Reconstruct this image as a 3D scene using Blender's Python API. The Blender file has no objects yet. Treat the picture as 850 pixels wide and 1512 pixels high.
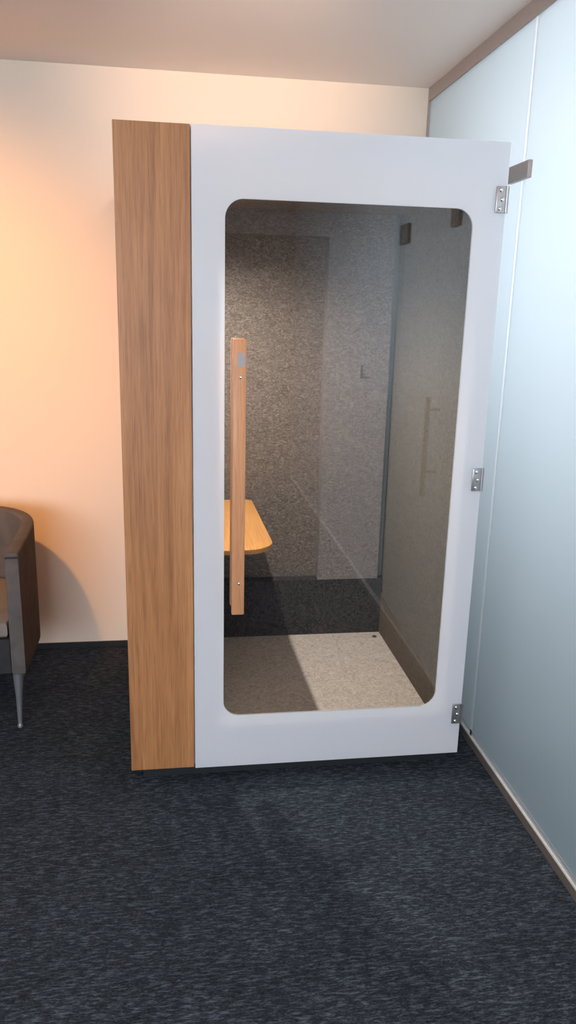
import bpy, bmesh, math
from mathutils import Vector, Matrix
C = bpy.context.scene.collection
SC = bpy.context.scene
ROOT = {}

# ------------------------------------------------------------------ helpers
def bx(bm, x0, x1, y0, y1, z0, z1, bev=0.0, seg=2):
    r = bmesh.ops.create_cube(bm, size=1.0)
    vs = r['verts']
    for v in vs:
        v.co = Vector(((x0+x1)/2+v.co.x*(x1-x0), (y0+y1)/2+v.co.y*(y1-y0), (z0+z1)/2+v.co.z*(z1-z0)))
    if bev > 0:
        es = list({e for v in vs for e in v.link_edges})
        bmesh.ops.bevel(bm, geom=es, offset=bev, segments=seg, profile=0.5, affect='EDGES')

def lathe(bm, center, axis, prof, n=24):
    """prof: list of (distance along axis, radius), closed with end discs"""
    ax = Vector(axis).normalized()
    t = Vector((0, 0, 1)) if abs(ax.z) < .9 else Vector((1, 0, 0))
    u = ax.cross(t).normalized(); w = ax.cross(u)
    c = Vector(center); rings = []
    for d, r in prof:
        rings.append([bm.verts.new(c+ax*d+(u*math.cos(2*math.pi*k/n)+w*math.sin(2*math.pi*k/n))*r) for k in range(n)])
    for a, b in zip(rings, rings[1:]):
        for k in range(n):
            bm.faces.new((a[k], a[(k+1) % n], b[(k+1) % n], b[k]))
    bm.faces.new(rings[0][::-1]); bm.faces.new(rings[-1])

def tube(bm, p0, p1, r0, r1=None, n=16):
    d = Vector(p1)-Vector(p0)
    lathe(bm, p0, d, [(0, r0), (d.length, r0 if r1 is None else r1)], n)

def rrect(x0, x1, z0, z1, r, n=10):
    pts = []
    for cx, cz, a in ((x1-r, z1-r, 0), (x0+r, z1-r, 90), (x0+r, z0+r, 180), (x1-r, z0+r, 270)):
        for k in range(n+1):
            t = math.radians(a+90*k/n)
            pts.append((cx+r*math.cos(t), cz+r*math.sin(t)))
    return pts

def plate(bm, loops, y0, y1, plane='XZ'):
    """solid plate: outer loop, then holes"""
    def P(a, b, d):
        return (a, d, b) if plane == 'XZ' else (a, b, d)
    es = []; made = []
    for lp in loops:
        vs = [bm.verts.new(P(a, b, y0)) for a, b in lp]
        made += vs
        for i in range(len(vs)):
            es.append(bm.edges.new((vs[i], vs[(i+1) % len(vs)])))
    g = bmesh.ops.triangle_fill(bm, use_beauty=True, use_dissolve=False, edges=es)
    fs = [f for f in g['geom'] if isinstance(f, bmesh.types.BMFace)]
    ex = bmesh.ops.extrude_face_region(bm, geom=fs)
    off = Vector((0, y1-y0, 0)) if plane == 'XZ' else Vector((0, 0, y1-y0))
    bmesh.ops.translate(bm, vec=off, verts=[v for v in ex['geom'] if isinstance(v, bmesh.types.BMVert)])

def obj(name, bm, m, parent=None, smooth=None):
    bmesh.ops.recalc_face_normals(bm, faces=bm.faces[:])
    me = bpy.data.meshes.new(name)
    loc = ROOT.get(parent.name if parent else None, Vector((0, 0, 0)))
    # every mesh gets its own origin at the middle of its base
    xs = [v.co for v in bm.verts]
    lo = Vector((min(v.x for v in xs), min(v.y for v in xs), min(v.z for v in xs)))
    hi = Vector((max(v.x for v in xs), max(v.y for v in xs), max(v.z for v in xs)))
    org = Vector(((lo.x+hi.x)/2, (lo.y+hi.y)/2, lo.z))
    bmesh.ops.translate(bm, vec=-org, verts=bm.verts[:])
    if smooth is not None:
        for f in bm.faces: f.smooth = True
        for e in bm.edges:
            if len(e.link_faces) == 2 and e.calc_face_angle(0) > math.radians(smooth): e.smooth = False
    bm.to_mesh(me); bm.free()
    me.materials.append(m)
    o = bpy.data.objects.new(name, me); C.objects.link(o)
    o.location = org-loc
    if parent: o.parent = parent
    ROOT[o.name] = org
    return o

def thing(name, label, cat, loc):
    o = bpy.data.objects.new(name, None); C.objects.link(o)
    o.empty_display_size = .1
    o.location = loc; o['label'] = label; o['category'] = cat
    ROOT[o.name] = Vector(loc)
    return o

def struct(name, bm, m, parent=None):
    o = obj(name, bm, m, parent); o['kind'] = 'structure'
    return o

def box(*a, **k):
    bm = bmesh.new(); bx(bm, *a, **k); return bm

# ------------------------------------------------------------------ materials
def mat(name):
    m = bpy.data.materials.new(name); m.use_nodes = True
    nt = m.node_tree; nt.nodes.clear()
    out = nt.nodes.new('ShaderNodeOutputMaterial')
    return m, nt, out

def N(nt, t, **kw):
    n = nt.nodes.new(t)
    for k, v in kw.items():
        if k in n.inputs: n.inputs[k].default_value = v
        else: setattr(n, k, v)
    return n

def principled(nt, out, col, rough, metal=0.0, spec=.5):
    b = N(nt, 'ShaderNodeBsdfPrincipled')
    b.inputs['Base Color'].default_value = (*col, 1)
    b.inputs['Roughness'].default_value = rough
    b.inputs['Metallic'].default_value = metal
    b.inputs['Specular IOR Level'].default_value = spec
    nt.links.new(b.outputs[0], out.inputs[0])
    return b

def coords(nt, scale, rot=(0, 0, 0)):
    tc = N(nt, 'ShaderNodeTexCoord'); mp = N(nt, 'ShaderNodeMapping')
    mp.inputs['Scale'].default_value = scale
    mp.inputs['Rotation'].default_value = rot
    nt.links.new(tc.outputs['Object'], mp.inputs[0])
    return mp

def ramp(nt, fac, stops):
    r = N(nt, 'ShaderNodeValToRGB')
    el = r.color_ramp.elements
    while len(el) < len(stops): el.new(.5)
    for e, (p, c) in zip(el, stops):
        e.position = p; e.color = (*c, 1)
    nt.links.new(fac, r.inputs[0])
    return r

def noise(nt, mp, scale, detail=3, rough=.5, dist=0.0):
    n = N(nt, 'ShaderNodeTexNoise')
    n.inputs['Scale'].default_value = scale; n.inputs['Detail'].default_value = detail
    n.inputs['Roughness'].default_value = rough; n.inputs['Distortion'].default_value = dist
    if mp is not None: nt.links.new(mp.outputs[0], n.inputs['Vector'])
    return n

def bump(nt, bsdf, h, strength, dist=.002):
    b = N(nt, 'ShaderNodeBump'); b.inputs['Strength'].default_value = strength; b.inputs['Distance'].default_value = dist
    nt.links.new(h, b.inputs['Height']); nt.links.new(b.outputs[0], bsdf.inputs['Normal'])

def mixc(nt, fac, a, b, mode='MIX'):
    m = N(nt, 'ShaderNodeMix', data_type='RGBA', blend_type=mode)
    if isinstance(fac, float): m.inputs[0].default_value = fac
    else: nt.links.new(fac, m.inputs[0])
    nt.links.new(a, m.inputs[6]); nt.links.new(b, m.inputs[7])
    return m.outputs[2]

def plain(name, col, rough=.6, metal=0.0, spec=.5, grain=0.04, gs=60):
    """even colour with a faint procedural unevenness"""
    m, nt, out = mat(name); b = principled(nt, out, col, rough, metal, spec)
    n = noise(nt, coords(nt, (1, 1, 1)), gs, 3)
    r = ramp(nt, n.outputs[0], [(.3, tuple(c*(1-grain) for c in col)), (.7, tuple(min(1, c*(1+grain)) for c in col))])
    nt.links.new(r.outputs[0], b.inputs['Base Color'])
    return m

def paint(name, col):
    m, nt, out = mat(name); b = principled(nt, out, col, .85, spec=.25)
    n = noise(nt, coords(nt, (1, 1, 1)), 260, 2)
    bump(nt, b, n.outputs[0], .06, .001)
    return m

def wood(name, dark, mid, light, axis='Z', rough=.45, fine=1.0):
    m, nt, out = mat(name); b = principled(nt, out, mid, rough, spec=.35)
    sc = {'Z': (1, 1, .045), 'Y': (1, .05, 1), 'X': (.05, 1, 1)}[axis]
    mp = coords(nt, sc)
    big = noise(nt, mp, 15*fine, 5, .6, 1.4)
    finen = noise(nt, mp, 170*fine, 5, .65, .2)
    sc2 = {'Z': (1, 1, .012), 'Y': (1, .012, 1), 'X': (.012, 1, 1)}[axis]
    pore = noise(nt, coords(nt, sc2), 420*fine, 2, .6)
    r1 = ramp(nt, big.outputs[0], [(.30, dark), (.48, mid), (.66, light)])
    r2 = ramp(nt, finen.outputs[0], [(.34, dark), (.55, light)])
    c = mixc(nt, .28, r1.outputs[0], r2.outputs[0])
    r3 = ramp(nt, pore.outputs[0], [(.36, (.62, .56, .52)), (.46, (1, 1, 1))])
    c = mixc(nt, .55, c, r3.outputs[0], 'MULTIPLY')
    nt.links.new(c, b.inputs['Base Color'])
    bump(nt, b, finen.outputs[0], .08, .0006)
    return m

def felt(name, dark, mid, light, sc=(1, 1, 1)):
    m, nt, out = mat(name); b = principled(nt, out, mid, .95, spec=.1)
    mp = coords(nt, sc)
    n1 = noise(nt, mp, 34, 4, .6, 2.6)
    n2 = noise(nt, mp, 320, 3, .6, .4)
    r1 = ramp(nt, n1.outputs[0], [(.38, dark), (.5, mid), (.62, light)])
    r2 = ramp(nt, n2.outputs[0], [(.35, dark), (.65, light)])
    nt.links.new(mixc(nt, .18, r1.outputs[0], r2.outputs[0]), b.inputs['Base Color'])
    bump(nt, b, n2.outputs[0], .35, .002)
    return m

def carpet(name):
    m, nt, out = mat(name); b = principled(nt, out, (.03, .035, .04), .95, spec=.12)
    n1 = noise(nt, coords(nt, (1, 4.6, 1)), 32, 6, .78, .3)      # loop rows run along X
    n2 = noise(nt, coords(nt, (1, 3.2, 1)), 120, 4, .7)
    n3 = noise(nt, coords(nt, (1, 1.6, 1)), 5, 3, .5)
    r1 = ramp(nt, n1.outputs[0], CARPET1)
    r2 = ramp(nt, n2.outputs[0], CARPET2)
    c = mixc(nt, .4, r1.outputs[0], r2.outputs[0])
    r3 = ramp(nt, n3.outputs[0], [(.3, (.82, .82, .82)), (.7, (1.1, 1.1, 1.1))])
    c = mixc(nt, 1.0, c, r3.outputs[0], 'MULTIPLY')
    nt.links.new(c, b.inputs['Base Color'])
    bump(nt, b, n2.outputs[0], .7, .004)
    return m
CARPET1 = [(.40, (.006, .008, .011)), (.51, (.026, .034, .044)), (.66, (.162, .206, .262))]
CARPET2 = [(.34, (.008, .011, .014)), (.52, (.034, .044, .056)), (.70, (.142, .186, .236))]

def clear_glass(name, tint, mult=1.0):
    """architectural glass: straight-through transmission plus Fresnel mirror reflection"""
    m, nt, out = mat(name)
    lw = N(nt, 'ShaderNodeLayerWeight'); lw.inputs['Blend'].default_value = .5
    p = N(nt, 'ShaderNodeMath', operation='POWER'); p.inputs[1].default_value = 5
    nt.links.new(lw.outputs['Facing'], p.inputs[0])
    a = N(nt, 'ShaderNodeMath', operation='MULTIPLY_ADD'); a.inputs[1].default_value = .955; a.inputs[2].default_value = .045*mult
    nt.links.new(p.outputs[0], a.inputs[0])
    t = N(nt, 'ShaderNodeBsdfTransparent'); t.inputs[0].default_value = (*tint, 1)
    g = N(nt, 'ShaderNodeBsdfGlossy'); g.inputs['Roughness'].default_value = 0.0
    mx = N(nt, 'ShaderNodeMixShader')
    nt.links.new(a.outputs[0], mx.inputs[0]); nt.links.new(t.outputs[0], mx.inputs[1]); nt.links.new(g.outputs[0], mx.inputs[2])
    nt.links.new(mx.outputs[0], out.inputs[0])
    return m

def milky(name, col, trans, gloss_rough=.3, gloss=.06, tcol=None):
    """frosted / back-printed glass: diffuse + translucent under a thin gloss"""
    m, nt, out = mat(name)
    d = N(nt, 'ShaderNodeBsdfDiffuse'); d.inputs[0].default_value = (*col, 1)
    t = N(nt, 'ShaderNodeBsdfTranslucent'); t.inputs[0].default_value = (*(tcol or col), 1)
    n = noise(nt, coords(nt, (1, 1, 1)), 900, 2)
    bp = N(nt, 'ShaderNodeBump'); bp.inputs['Strength'].default_value = .02; bp.inputs['Distance'].default_value = .0005
    nt.links.new(n.outputs[0], bp.inputs['Height'])
    nt.links.new(bp.outputs[0], d.inputs['Normal'])
    mx = N(nt, 'ShaderNodeMixShader'); mx.inputs[0].default_value = trans
    nt.links.new(d.outputs[0], mx.inputs[1]); nt.links.new(t.outputs[0], mx.inputs[2])
    lw = N(nt, 'ShaderNodeLayerWeight'); lw.inputs['Blend'].default_value = .5
    p = N(nt, 'ShaderNodeMath', operation='POWER'); p.inputs[1].default_value = 5
    nt.links.new(lw.outputs['Facing'], p.inputs[0])
    a = N(nt, 'ShaderNodeMath', operation='MULTIPLY_ADD'); a.inputs[1].default_value = .5; a.inputs[2].default_value = gloss
    nt.links.new(p.outputs[0], a.inputs[0])
    g = N(nt, 'ShaderNodeBsdfGlossy'); g.inputs['Roughness'].default_value = gloss_rough
    m2 = N(nt, 'ShaderNodeMixShader')
    nt.links.new(a.outputs[0], m2.inputs[0]); nt.links.new(mx.outputs[0], m2.inputs[1]); nt.links.new(g.outputs[0], m2.inputs[2])
    nt.links.new(m2.outputs[0], out.inputs[0])
    return m

def glow(name, col, s):
    m, nt, out = mat(name)
    e = N(nt, 'ShaderNodeEmission'); e.inputs[0].default_value = (*col, 1); e.inputs[1].default_value = s
    nt.links.new(e.outputs[0], out.inputs[0])
    return m

M = dict(
    wall=paint('cream_wall_paint', (.84, .70, .575)),
    ceil=paint('cream_ceiling_paint', (.86, .785, .73)),
    carpet=carpet('heather_carpet'),
    oak=wood('oak_veneer', (.23, .092, .034), (.365, .158, .060), (.48, .225, .092), 'Z'),
    oakh=wood('oak_handle', (.42, .19, .085), (.56, .265, .125), (.62, .31, .155), 'Z', .4, 1.4),
    oakt=wood('oak_table_top', (.50, .225, .07), (.64, .31, .095), (.72, .37, .125), 'Y', .4),
    felt=felt('grey_felt', (.155, .139, .134), (.22, .20, .193), (.305, .28, .27), (1, 1, 1.7)),
    feltr=felt('brown_grey_felt', (.105, .087, .075), (.175, .148, .129), (.290, .252, .224), (1, 1, 1.9)),
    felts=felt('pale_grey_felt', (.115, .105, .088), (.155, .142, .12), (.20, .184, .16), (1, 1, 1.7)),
    skirt=felt('charcoal_felt', (.030, .027, .029), (.055, .050, .052), (.085, .078, .080)),
    skirtr=felt('brown_felt', (.10, .082, .064), (.13, .107, .085), (.16, .133, .107)),
    bfloor=felt('beige_floor_felt', (.46, .425, .38), (.60, .555, .50), (.72, .675, .61)),
    strip=plain('green_grey_board', (.20, .205, .19), .7),
    white=milky('white_printed_glass', (.87, .88, .905), .46, .12, .045),
    clear=clear_glass('grey_clear_glass', (.90, .90, .895), 1.25),
    frost=milky('frosted_glass', (.09, .21, .30), .90, .38, .04, (.895, .945, .955)),
    edge=milky('glass_edge_strip', (.9, .95, .95), .97, .25, .04, (.99, .99, .99)),
    rail=plain('taupe_metal', (.42, .35, .315), .5, .1),
    railb=plain('brown_grey_metal', (.15, .125, .11), .45, .2),
    raillit=plain('lit_rail_edge', (.68, .67, .63), .4),
    steel=plain('brushed_steel', (.42, .40, .39), .33, .9),
    chrome=plain('chrome', (.75, .75, .76), .15, 1.0),
    grey=paint('grey_wall_paint', (.22, .25, .27)),
    clampm2=plain('satin_steel', (.36, .30, .275), .4, .35),
    clampm=plain('dark_brushed_steel', (.07, .062, .058), .5, .3),
    black=plain('black_plinth', (.012, .012, .013), .7),
    tag=plain('grey_tag', (.33, .31, .30), .5),
    lmark=plain('dark_grey_mark', (.11, .10, .098), .6),
    dark=plain('dark_rubber', (.06, .055, .05), .7),
    frame=plain('white_frame', (.70, .70, .70), .5),
    velvet=plain('grey_brown_velvet', (.108, .096, .092), .9, spec=.15, grain=.16, gs=14),
    velvetd=plain('charcoal_velvet', (.036, .036, .039), .9, spec=.15, grain=.16, gs=14),
    seat=plain('beige_grey_velvet', (.22, .19, .165), .9, spec=.15, grain=.1, gs=14),
    legm=plain('brushed_grey_metal', (.36, .36, .38), .4, .7),
)

# ------------------------------------------------------------------ sizes (metres; X along the booth front, Y into the room's end, Z up)
YB, ZC, XP = 1.227, 2.659, 1.3318
XL, XR, YF = -3.2, 2.35, -5.2

# ------------------------------------------------------------------ room
struct('floor', box(XL-.1, XR+.1, YF-.1, YB+.1, -.10, 0), M['carpet'])
struct('ceiling', box(XL-.1, XR+.1, YF-.1, YB+.1, ZC, ZC+.10), M['ceil'])
struct('wall_back', box(XL-.1, XR+.1, YB, YB+.10, 0, ZC), M['wall'])
struct('wall_left', box(XL-.1, XL, YF, YB, 0, ZC), M['wall'])
def wall_with_hole(x0, x1, h0, h1, z0, z1):
    bm = bmesh.new(); plate(bm, [[(x0, 0), (x1, 0), (x1, ZC), (x0, ZC)], [(h0, z0), (h1, z0), (h1, z1), (h0, z1)]], 0, .10)
    return bm
bm = wall_with_hole(XL, XR, -2.7, .1, .8, 2.4)
bmesh.ops.translate(bm, vec=(0, YF-.1, 0), verts=bm.verts[:])
struct('wall_front', bm, M['grey'])
bm = wall_with_hole(YF, YB, -2.4, .7, 1.42, 2.50)
bmesh.ops.rotate(bm, cent=(0, 0, 0), matrix=Matrix.Rotation(math.pi/2, 3, 'Z'), verts=bm.verts[:])
bmesh.ops.translate(bm, vec=(XR+.1, 0, 0), verts=bm.verts[:])
struct('wall_far_right', bm, M['grey'])
struct('baseboard_back', box(XL, XP, YB-.012, YB, 0, .026), M['black'])

# frosted glass partition = the right wall of the room
wr = bpy.data.objects.new('wall_right', None); C.objects.link(wr)
wr.location = (XP, 0, 0); wr['kind'] = 'structure'; ROOT['wall_right'] = Vector((XP, 0, 0))
wr['label'] = 'frosted glass partition wall with taupe rails to the right of the booth'
SY = .141; D0, D1 = -.742, -1.50; G0, G1 = XP, XP+.010
struct('glass_panel', box(G0, G1, SY+.008, YB-.012, .062, ZC-.050), M['frost'], wr)
struct('glass_panel', box(G0, G1, D0+.005, SY-.008, .062, ZC-.050), M['frost'], wr)
struct('glass_panel', box(G0, G1, D1+.005, D0-.005, 2.088, ZC-.050), M['frost'], wr)
struct('glass_panel', box(G0, G1, YF, D1-.005, .062, ZC-.050), M['frost'], wr)
for y, h in ((SY, .008), (D0, .004)):
    struct('edge_seal', box(G0-.0008, G0+.0012, y-h, y+h, .038, ZC-.050), M['edge'], wr)
struct('base_glow_strip', box(G0-.0008, G0+.0012, D0+.006, YB-.012, .038, .062), M['edge'], wr)  # clearer strip added to imitate the glow along the glass foot
struct('edge_seal', box(G0-.0008, G0+.0012, D1+.004, D0-.004, 2.072, 2.088), M['edge'], wr)
struct('top_rail', box(XP-.008, XP+.030, YF, YB-.012, ZC-.055, ZC), M['rail'], wr)
struct('side_channel', box(XP-.008, XP+.018, YB-.012, YB, 0, ZC), M['rail'], wr)
struct('bottom_rail', box(XP-.006, XP+.022, YF, YB-.012, 0, .033), M['railb'], wr)
struct('rail_lit_edge', box(XP-.006, XP+.022, YF, YB-.012, .033, .040), M['raillit'], wr)  # pale colour stands in for light along the rail's top edge
def clamp(y0, y1, z0, z1, m='clampm'):
    bm = bmesh.new(); bx(bm, XP-.016, XP-.0005, y0, y1, z0, z1, .002)
    c = struct('glass_clamp', bm, M[m], wr)
    return c
clamp(.072, .226, 2.114, 2.169, 'clampm2')
clamp(-.790, -.690, 2.025, 2.105)
clamp(-1.56, -1.40, 2.010, 2.105)
struct('door_1', box(G0, G1, D1+.004, D0-.004, .045, 2.072), M['frost'], wr)
bm = bmesh.new()
tube(bm, (XP-.055, -.80, .875), (XP-.055, -.80, 1.32), .011)
for z in (.985, 1.265): tube(bm, (XP, -.80, z), (XP-.055, -.80, z), .006)
struct('door_handle', bm, M['steel'], wr)

# ------------------------------------------------------------------ phone booth
ZT, ZB0 = 2.20, .060
X1, XD = .2275, 1.2184
WL, WR, WT, WB, RAD = .3284, 1.1150, 2.0000, .2620, .058
XI0, XI1, YK, ZI, ZCI = .030, 1.206, 1.066, .0925, 2.098
booth = thing('phone_booth', 'white and oak acoustic phone booth with a framed glass door on dark carpet', 'phone booth', (.61, .55, 0))
p = obj('front_panel', box(0, X1-.003, 0, .022, ZB0, ZT, .0015), M['oak'], booth); p['label'] = 'tall oak veneer front panel'
obj('side_panel', box(.0005, .030, .022, 1.185, ZB0, ZT), M['oak'], booth)
obj('side_panel', box(1.206, 1.236, .060, 1.185, ZB0, ZT), M['frame'], booth)
obj('back_panel', box(.030, 1.206, 1.170, 1.185, ZB0, ZT), M['frame'], booth)
obj('roof_panel', box(.030, 1.206, .060, 1.170, ZCI+.02, ZT), M['frame'], booth)
bm = bmesh.new()   # front frame behind the door
plate(bm, [[(X1, ZB0), (1.222, ZB0), (1.222, ZT), (X1, ZT)], rrect(.300, 1.150, .225, 2.105, .05)], .0025, .0225)
obj('door_frame', bm, M['frame'], booth)
bm = bmesh.new()
plate(bm, [[(.030, ZB0), (1.222, ZB0), (1.222, ZT), (.030, ZT)], rrect(.301, 1.149, .226, 2.104, .05)], .0225, .060)
obj('frame_backing', bm, M['frame'], booth)
obj('base_panel', box(.030, 1.206, .060, 1.170, ZB0, .085), M['frame'], booth)
bm = bmesh.new(); bx(bm, .04, 1.20, .05, 1.12, 0, ZB0)
obj('plinth', bm, M['black'], booth)
# lining
p = obj('carpet_tile', box(XI0, XI1, .060, YK+.05, .085, ZI), M['bfloor'], booth); p['label'] = 'beige booth floor'
obj('ceiling_lining', box(XI0, XI1, .060, 1.168, ZCI, ZCI+.02), M['felt'], booth)
RX, RZ0, RZ1 = .862, .384, 1.996
bm = bmesh.new()
plate(bm, [[(XI0, RZ0), (.12, RZ0), (.12, RZ1), (RX, RZ1), (RX, RZ0), (1.166, RZ0), (1.166, ZCI), (XI0, ZCI)]], YK, YK+.075)
obj('wall_lining', bm, M['felt'], booth)
p = obj('recess_panel', box(XI0, RX+.02, YK+.075, YK+.090, RZ0-.06, RZ1+.03), M['feltr'], booth); p['label'] = 'brownish grey felt in the wall recess'
obj('corner_board', box(1.166, XI1, YK+.040, YK+.055, ZI, ZCI), M['strip'], booth)
p = obj('skirting', box(XI0, 1.200, YK, YK+.060, ZI, RZ0), M['skirt'], booth); p['label'] = 'charcoal skirting'
obj('wall_lining', box(XI0, XI0+.012, .060, YK, ZI, ZCI), M['felt'], booth)
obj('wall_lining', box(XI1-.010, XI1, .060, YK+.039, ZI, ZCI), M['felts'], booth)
bm = bmesh.new()   # skirting of the right wall, cut a little uneven along its top
ys = [YK, .95, .80, .66, .64, .50, .36, .345, .20, .06]
zs = [.305, .292, .279, .268, .262, .250, .238, .228, .214, .200]
a = []
for x in (XI1-.010, XI1-.016):
    a.append(([bm.verts.new((x, y, ZI)) for y in ys], [bm.verts.new((x, y, z)) for y, z in zip(ys, zs)]))
for i in range(len(ys)-1):
    (b0, t0), (b1, t1) = a
    bm.faces.new((b0[i], b0[i+1], t0[i+1], t0[i])); bm.faces.new((b1[i], b1[i+1], t1[i+1], t1[i]))
    bm.faces.new((t0[i], t0[i+1], t1[i+1], t1[i])); bm.faces.new((b0[i], b0[i+1], b1[i+1], b1[i]))
for i in (0, -1):
    bm.faces.new((a[0][0][i], a[0][1][i], a[1][1][i], a[1][0][i]))
p = obj('skirting', bm, M['skirtr'], booth); p['label'] = 'brown skirting'
# small dark L shaped mark, slightly raised off the back wall
bm = bmesh.new()
plate(bm, [[(1.030, 1.434), (1.030, 1.375), (1.080, 1.375), (1.080, 1.383), (1.039, 1.383), (1.039, 1.434)]], YK-.004, YK)
obj('wall_mark', bm, M['lmark'], booth)
bm = bmesh.new(); lathe(bm, (1.153, 1.010, ZI), (0, 0, 1), [(0, .012), (.003, .010)], 20)
obj('floor_stud', bm, M['dark'], booth)
# shelf table fixed to the left wall
TZ = .80; ty0, ty1 = .262, 1.060
pts = [(XI0+.012, ty0)]
r = .115
for k in range(11):
    t = math.radians(-90+90*k/10); pts.append((.542-r+r*math.cos(t), ty0+r+r*math.sin(t)))
r = .03
for k in range(7):
    t = math.radians(90*k/6); pts.append((.528-r+r*math.cos(t), ty1-r+r*math.sin(t)))
pts.append((XI0+.012, ty1))
bm = bmesh.new(); plate(bm, [pts], TZ-.020, TZ, 'XY')
es = [e for e in bm.edges if len(e.link_faces) == 2 and e.calc_face_angle(0) > 1.0 and abs(e.verts[0].co.z-e.verts[1].co.z) < 1e-4]
bmesh.ops.bevel(bm, geom=es, offset=.004, segments=2, profile=.5, affect='EDGES')
tb = obj('table_top', bm, M['oakt'], booth, 40); tb['label'] = 'oak fold-out table top'
for y in (.45, .90):
    bm = bmesh.new()
    plate(bm, [[(XI0+.012, TZ-.18), (XI0+.024, TZ-.18), (XI0+.028, TZ-.045), (XI0+.30, TZ-.040), (XI0+.30, TZ-.0205), (XI0+.012, TZ-.0205)]], y-.015, y+.015)
    obj('table_bracket', bm, M['steel'], tb)
# recessed downlight
LX, LY = .185, .50
bm = bmesh.new(); lathe(bm, (LX, LY, ZCI), (0, 0, -1), [(0, .045), (.004, .045), (.006, .040), (.006, .028), (.002, .026)], 32)
dl = obj('downlight', bm, M['frame'], booth, 40)
bm = bmesh.new(); lathe(bm, (LX, LY, ZCI-.0025), (0, 0, -1), [(0, .025), (.001, .025)], 24)
obj('lamp_lens', bm, glow('booth_lamp', (1, .86, .70), 4.0), dl)

# door
bm = bmesh.new()
plate(bm, [[(X1, ZB0), (XD, ZB0), (XD, ZT), (X1, ZT)], rrect(WL, WR, WB, WT, RAD, 12)], -.006, .002)
door = obj('door', bm, M['white'], booth); door['label'] = 'white printed glass door'
bm = bmesh.new(); plate(bm, [rrect(WL, WR, WB, WT, RAD, 12)], -.0055, .0015)
p = obj('window_pane', bm, M['clear'], door); p['label'] = 'clear grey glass'
def handle(y0, y1):
    return box(.352, .394, y0, y1, .670, 1.586, .003)
p = obj('door_handle', handle(-.055, -.031), M['oakh'], door, 40); p['label'] = 'oak pull handle'
p = obj('door_handle', handle(.030, .054), M['oakh'], door, 40); p['label'] = 'oak handle on the inside'
for z in (1.468, .782):
    bm = bmesh.new(); tube(bm, (.376, -.0315, z), (.376, -.006, z), .009); tube(bm, (.376, .0015, z), (.376, .030, z), .009)
    obj('standoff', bm, M['steel'], door, 40)
    bm = bmesh.new(); lathe(bm, (.376, -.0545, z), (0, -1, 0), [(0, .0055), (.0015, .005), (.003, .003), (.0036, .001)], 20)
    obj('screw', bm, M['chrome'], door, 40)
bm = bmesh.new()
plate(bm, [rrect(.366, .390, 1.500, 1.544, .003, 4)], -.0562, -.055)
tg = obj('sticker', bm, M['tag'], door)
for z0, z1 in ((1.991, 2.071), (1.084, 1.164), (.186, .266)):
    bm = bmesh.new()
    bx(bm, 1.183, 1.214, -.013, -.006, z0, z1, .003)
    tube(bm, (1.219, -.008, z0), (1.219, -.008, z1), .0065, n=16)
    h = obj('hinge', bm, M['steel'], door, 40)
    for i, fz in enumerate((.15, .5, .85)):
        bm = bmesh.new()
        lathe(bm, (1.197+(.006 if i == 1 else 0), -.0125, z0+(z1-z0)*fz), (0, -1, 0), [(0, .0070), (.002, .0066), (.0045, .004), (.005, .001)], 18)
        obj('hinge_screw', bm, M['chrome'], door, 40)

# ------------------------------------------------------------------ tub armchair
ch = thing('tub_armchair', 'grey-brown velvet tub armchair with metal legs standing against the back wall', 'armchair', (-.76, .73, 0))
CX, XO, Y0, Y1c = -.76, -.428, .420, 1.055
def shell_path(off, n=14):
    """open U in plan, from the right arm's front round the back to the left arm's front"""
    xo = (XO-CX)-off; yb = Y1c-off; r = .30-off
    pts = [(CX+xo, Y0+(yb-r-Y0)*k/6) for k in range(7)]
    for k in range(1, n+1):
        t = math.radians(90*k/n); pts.append((CX+xo-r+r*math.cos(t), yb-r+r*math.sin(t)))
    half = pts
    return half+[(2*CX-x, y) for x, y in reversed(half)]
def top_z(y):
    t = max(0, min(1, (y-Y0)/(Y1c-Y0)))
    return .755+.035*t*t*(3-2*t)
bm = bmesh.new()
out_, in_ = shell_path(0), shell_path(.052)
prof = [(0, .25, 1), (0, .0, 0), ]
rows = []
for (ox, oy), (ix, iy) in zip(out_, in_):
    zt = top_z(oy)
    rings = []
    for t, z in ((.02, .250), (0, .262), (0, .5), (0, zt-.010), (.04, zt-.003), (.14, zt), (.86, zt), (.96, zt-.003), (1, zt-.010), (1, .5), (1, .262), (.98, .250)):
        rings.append(bm.verts.new((ox+(ix-ox)*t, oy+(iy-oy)*t, z)))
    rows.append(rings)
for a_, b_ in zip(rows, rows[1:]):
    for k in range(12):
        bm.faces.new((a_[k], a_[(k+1) % 12], b_[(k+1) % 12], b_[k]))
bm.faces.new(rows[0]); bm.faces.new(rows[-1][::-1])
fe = [e for e in bm.edges if len(e.link_faces) == 2 and (len(e.link_faces[0].verts) == 12 or len(e.link_faces[1].verts) == 12)]
bmesh.ops.bevel(bm, geom=fe, offset=.006, segments=3, profile=.5, affect='EDGES')
sh = obj('backrest', bm, M['velvet'], ch, 50)
for s_ in (1, -1):
    bm = bmesh.new(); xa, xb = CX+s_*(XO-CX-.003), CX+s_*(XO-CX-.049)
    tube(bm, (xa, Y0-.0005, .738), (xb, Y0-.0005, .738), .0035, n=10)
    p = obj('piping', bm, M['velvetd'], ch, 60); p['label'] = 'dark piping across the arm front'
sx = XO-.056-CX
def seat_outline(inset, y0):
    pts = [(CX-sx+inset, y0)]; pts.append((CX+sx-inset, y0))
    r = .245
    for k in range(9):
        t = math.radians(90*k/8); pts.append((CX+sx-inset-r+r*math.cos(t), Y1c-.056-inset-r+r*math.sin(t)))
    for k in range(9):
        t = math.radians(90+90*k/8); pts.append((CX-sx+inset+r+r*math.cos(t), Y1c-.056-inset-r+r*math.sin(t)))
    return pts
bm = bmesh.new(); plate(bm, [seat_outline(0, Y0+.006)], .255, .400, 'XY')
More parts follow.
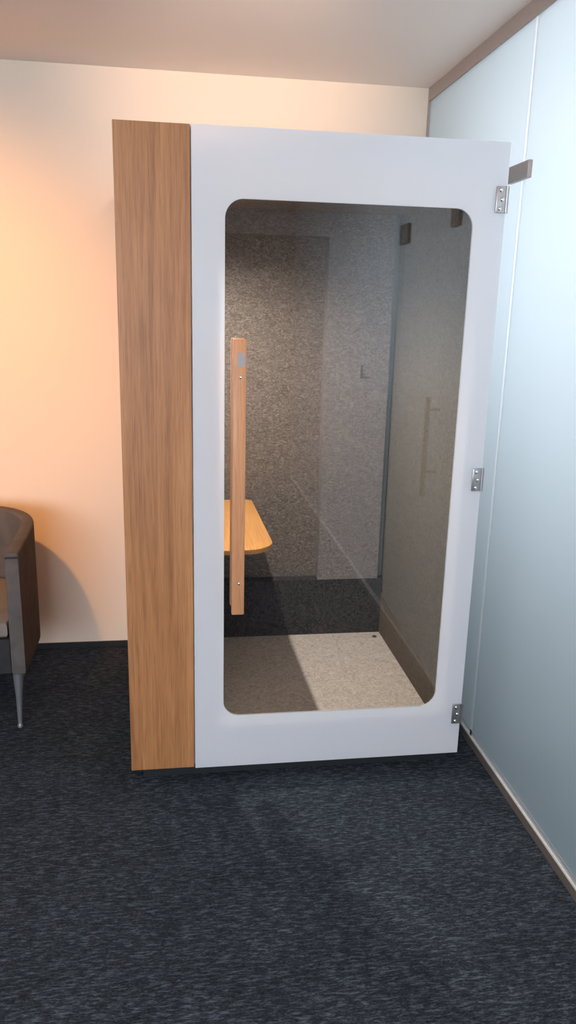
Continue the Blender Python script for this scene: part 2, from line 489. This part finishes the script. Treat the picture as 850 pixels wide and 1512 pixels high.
p = obj('seat_base', bm, M['velvetd'], ch); p['label'] = 'charcoal front below the seat'
bm = bmesh.new(); plate(bm, [seat_outline(.004, Y0+.004)], .402, .475, 'XY')
es = [e for e in bm.edges if len(e.link_faces) == 2 and e.calc_face_angle(0) > 1.0 and abs(e.verts[0].co.z-e.verts[1].co.z) < 1e-4]
bmesh.ops.bevel(bm, geom=es, offset=.022, segments=4, profile=.5, affect='EDGES')
obj('seat_cushion', bm, M['seat'], ch, 50)
for sx_ in (1, -1):
    for yy, fy, ix in ((.455, .458, 0), (.90, .92, .075)):
        bm = bmesh.new()
        top = Vector((CX+sx_*(.296-ix), yy, .252)); bot = Vector((CX+sx_*(.289-ix), fy, 0))
        d = top-bot
        lathe(bm, bot, d, [(0, .0105), (.010, .0115), (.014, .009), (.02, .0085), (d.length*.55, .013), (d.length*.85, .0195), (d.length, .022)], 20)
        obj('leg', bm, M['legm'], ch, 40)

# ------------------------------------------------------------------ light
def light(name, kind, loc, power, col, **kw):
    d = bpy.data.lights.new(name, kind); d.energy = power; d.color = col
    for k, v in kw.items(): setattr(d, k, v)
    o = bpy.data.objects.new(name, d); C.objects.link(o); o.location = loc
    return o
def aim(o, tgt):
    o.rotation_euler = (Vector(tgt)-o.location).to_track_quat('-Z', 'Y').to_euler()
o = light('ceiling_spot', 'SPOT', (-1.0, -.85, 2.60), 220, (1, .42, .07), spot_size=math.radians(66), spot_blend=1, shadow_soft_size=.05)
aim(o, (-.85, YB, 1.30))
o = light('wall_fill', 'SPOT', (.45, -.6, 2.56), 75, (1, .68, .50), spot_size=math.radians(54), spot_blend=1, shadow_soft_size=.05)  # added fill, brightens the wall and ceiling above the booth
aim(o, (.45, YB, 2.58))
o = light('window_daylight', 'AREA', (-1.3, YF-.05, 1.6), 195, (.74, .87, 1.0), shape='RECTANGLE', size=2.7, size_y=1.55)
aim(o, (-.5, -1.0, 0))
o = light('ceiling_fill', 'SPOT', (.1, -2.3, 1.90), 210, (1, .63, .43), spot_size=math.radians(140), spot_blend=1, shadow_soft_size=0)  # added warm fill for the ceiling, no fixture belongs to it
aim(o, (.25, -2.1, 3))
o = light('corridor_daylight', 'AREA', (XR+.02, -.85, 1.96), 31, (.91, .94, 1.0), shape='RECTANGLE', size=3.0, size_y=1.06)
aim(o, (0, -.85, 1.96))
o = light('booth_downlight', 'SPOT', (LX, LY, ZCI-.03), 122, (1, .90, .81), spot_size=math.radians(146), spot_blend=.9, shadow_soft_size=.02)
aim(o, (.42, .66, 0))

w = bpy.data.worlds.new('daylight_sky'); SC.world = w; w.use_nodes = True
bg = w.node_tree.nodes['Background']
bg.inputs[0].default_value = (.55, .72, 1.0, 1); bg.inputs[1].default_value = .6

# ------------------------------------------------------------------ camera
yaw, pitch, roll, fpx = .1493, .2554, .0249, 1143.10
fw = Vector((math.sin(yaw)*math.cos(pitch), math.cos(yaw)*math.cos(pitch), -math.sin(pitch)))
rt = Vector((math.cos(yaw), -math.sin(yaw), 0)); up = rt.cross(fw)
r2 = math.cos(roll)*rt+math.sin(roll)*up; u2 = -math.sin(roll)*rt+math.cos(roll)*up
cd = bpy.data.cameras.new('camera'); co = bpy.data.objects.new('camera', cd); C.objects.link(co)
cd.sensor_fit = 'HORIZONTAL'; cd.sensor_width = 36; cd.lens = fpx/850*36
cd.clip_start = .05
co.matrix_world = Matrix(((r2.x, u2.x, -fw.x, .1675), (r2.y, u2.y, -fw.y, -2.5087), (r2.z, u2.z, -fw.z, 1.6775), (0, 0, 0, 1)))
SC.camera = co
vs = SC.view_settings
vs.view_transform = 'Standard'; vs.look = 'None'; vs.gamma = 1; vs.use_curve_mapping = False; vs.exposure = 0
SC.cycles.max_bounces = 16; SC.cycles.transparent_max_bounces = 16; SC.cycles.transmission_bounces = 16
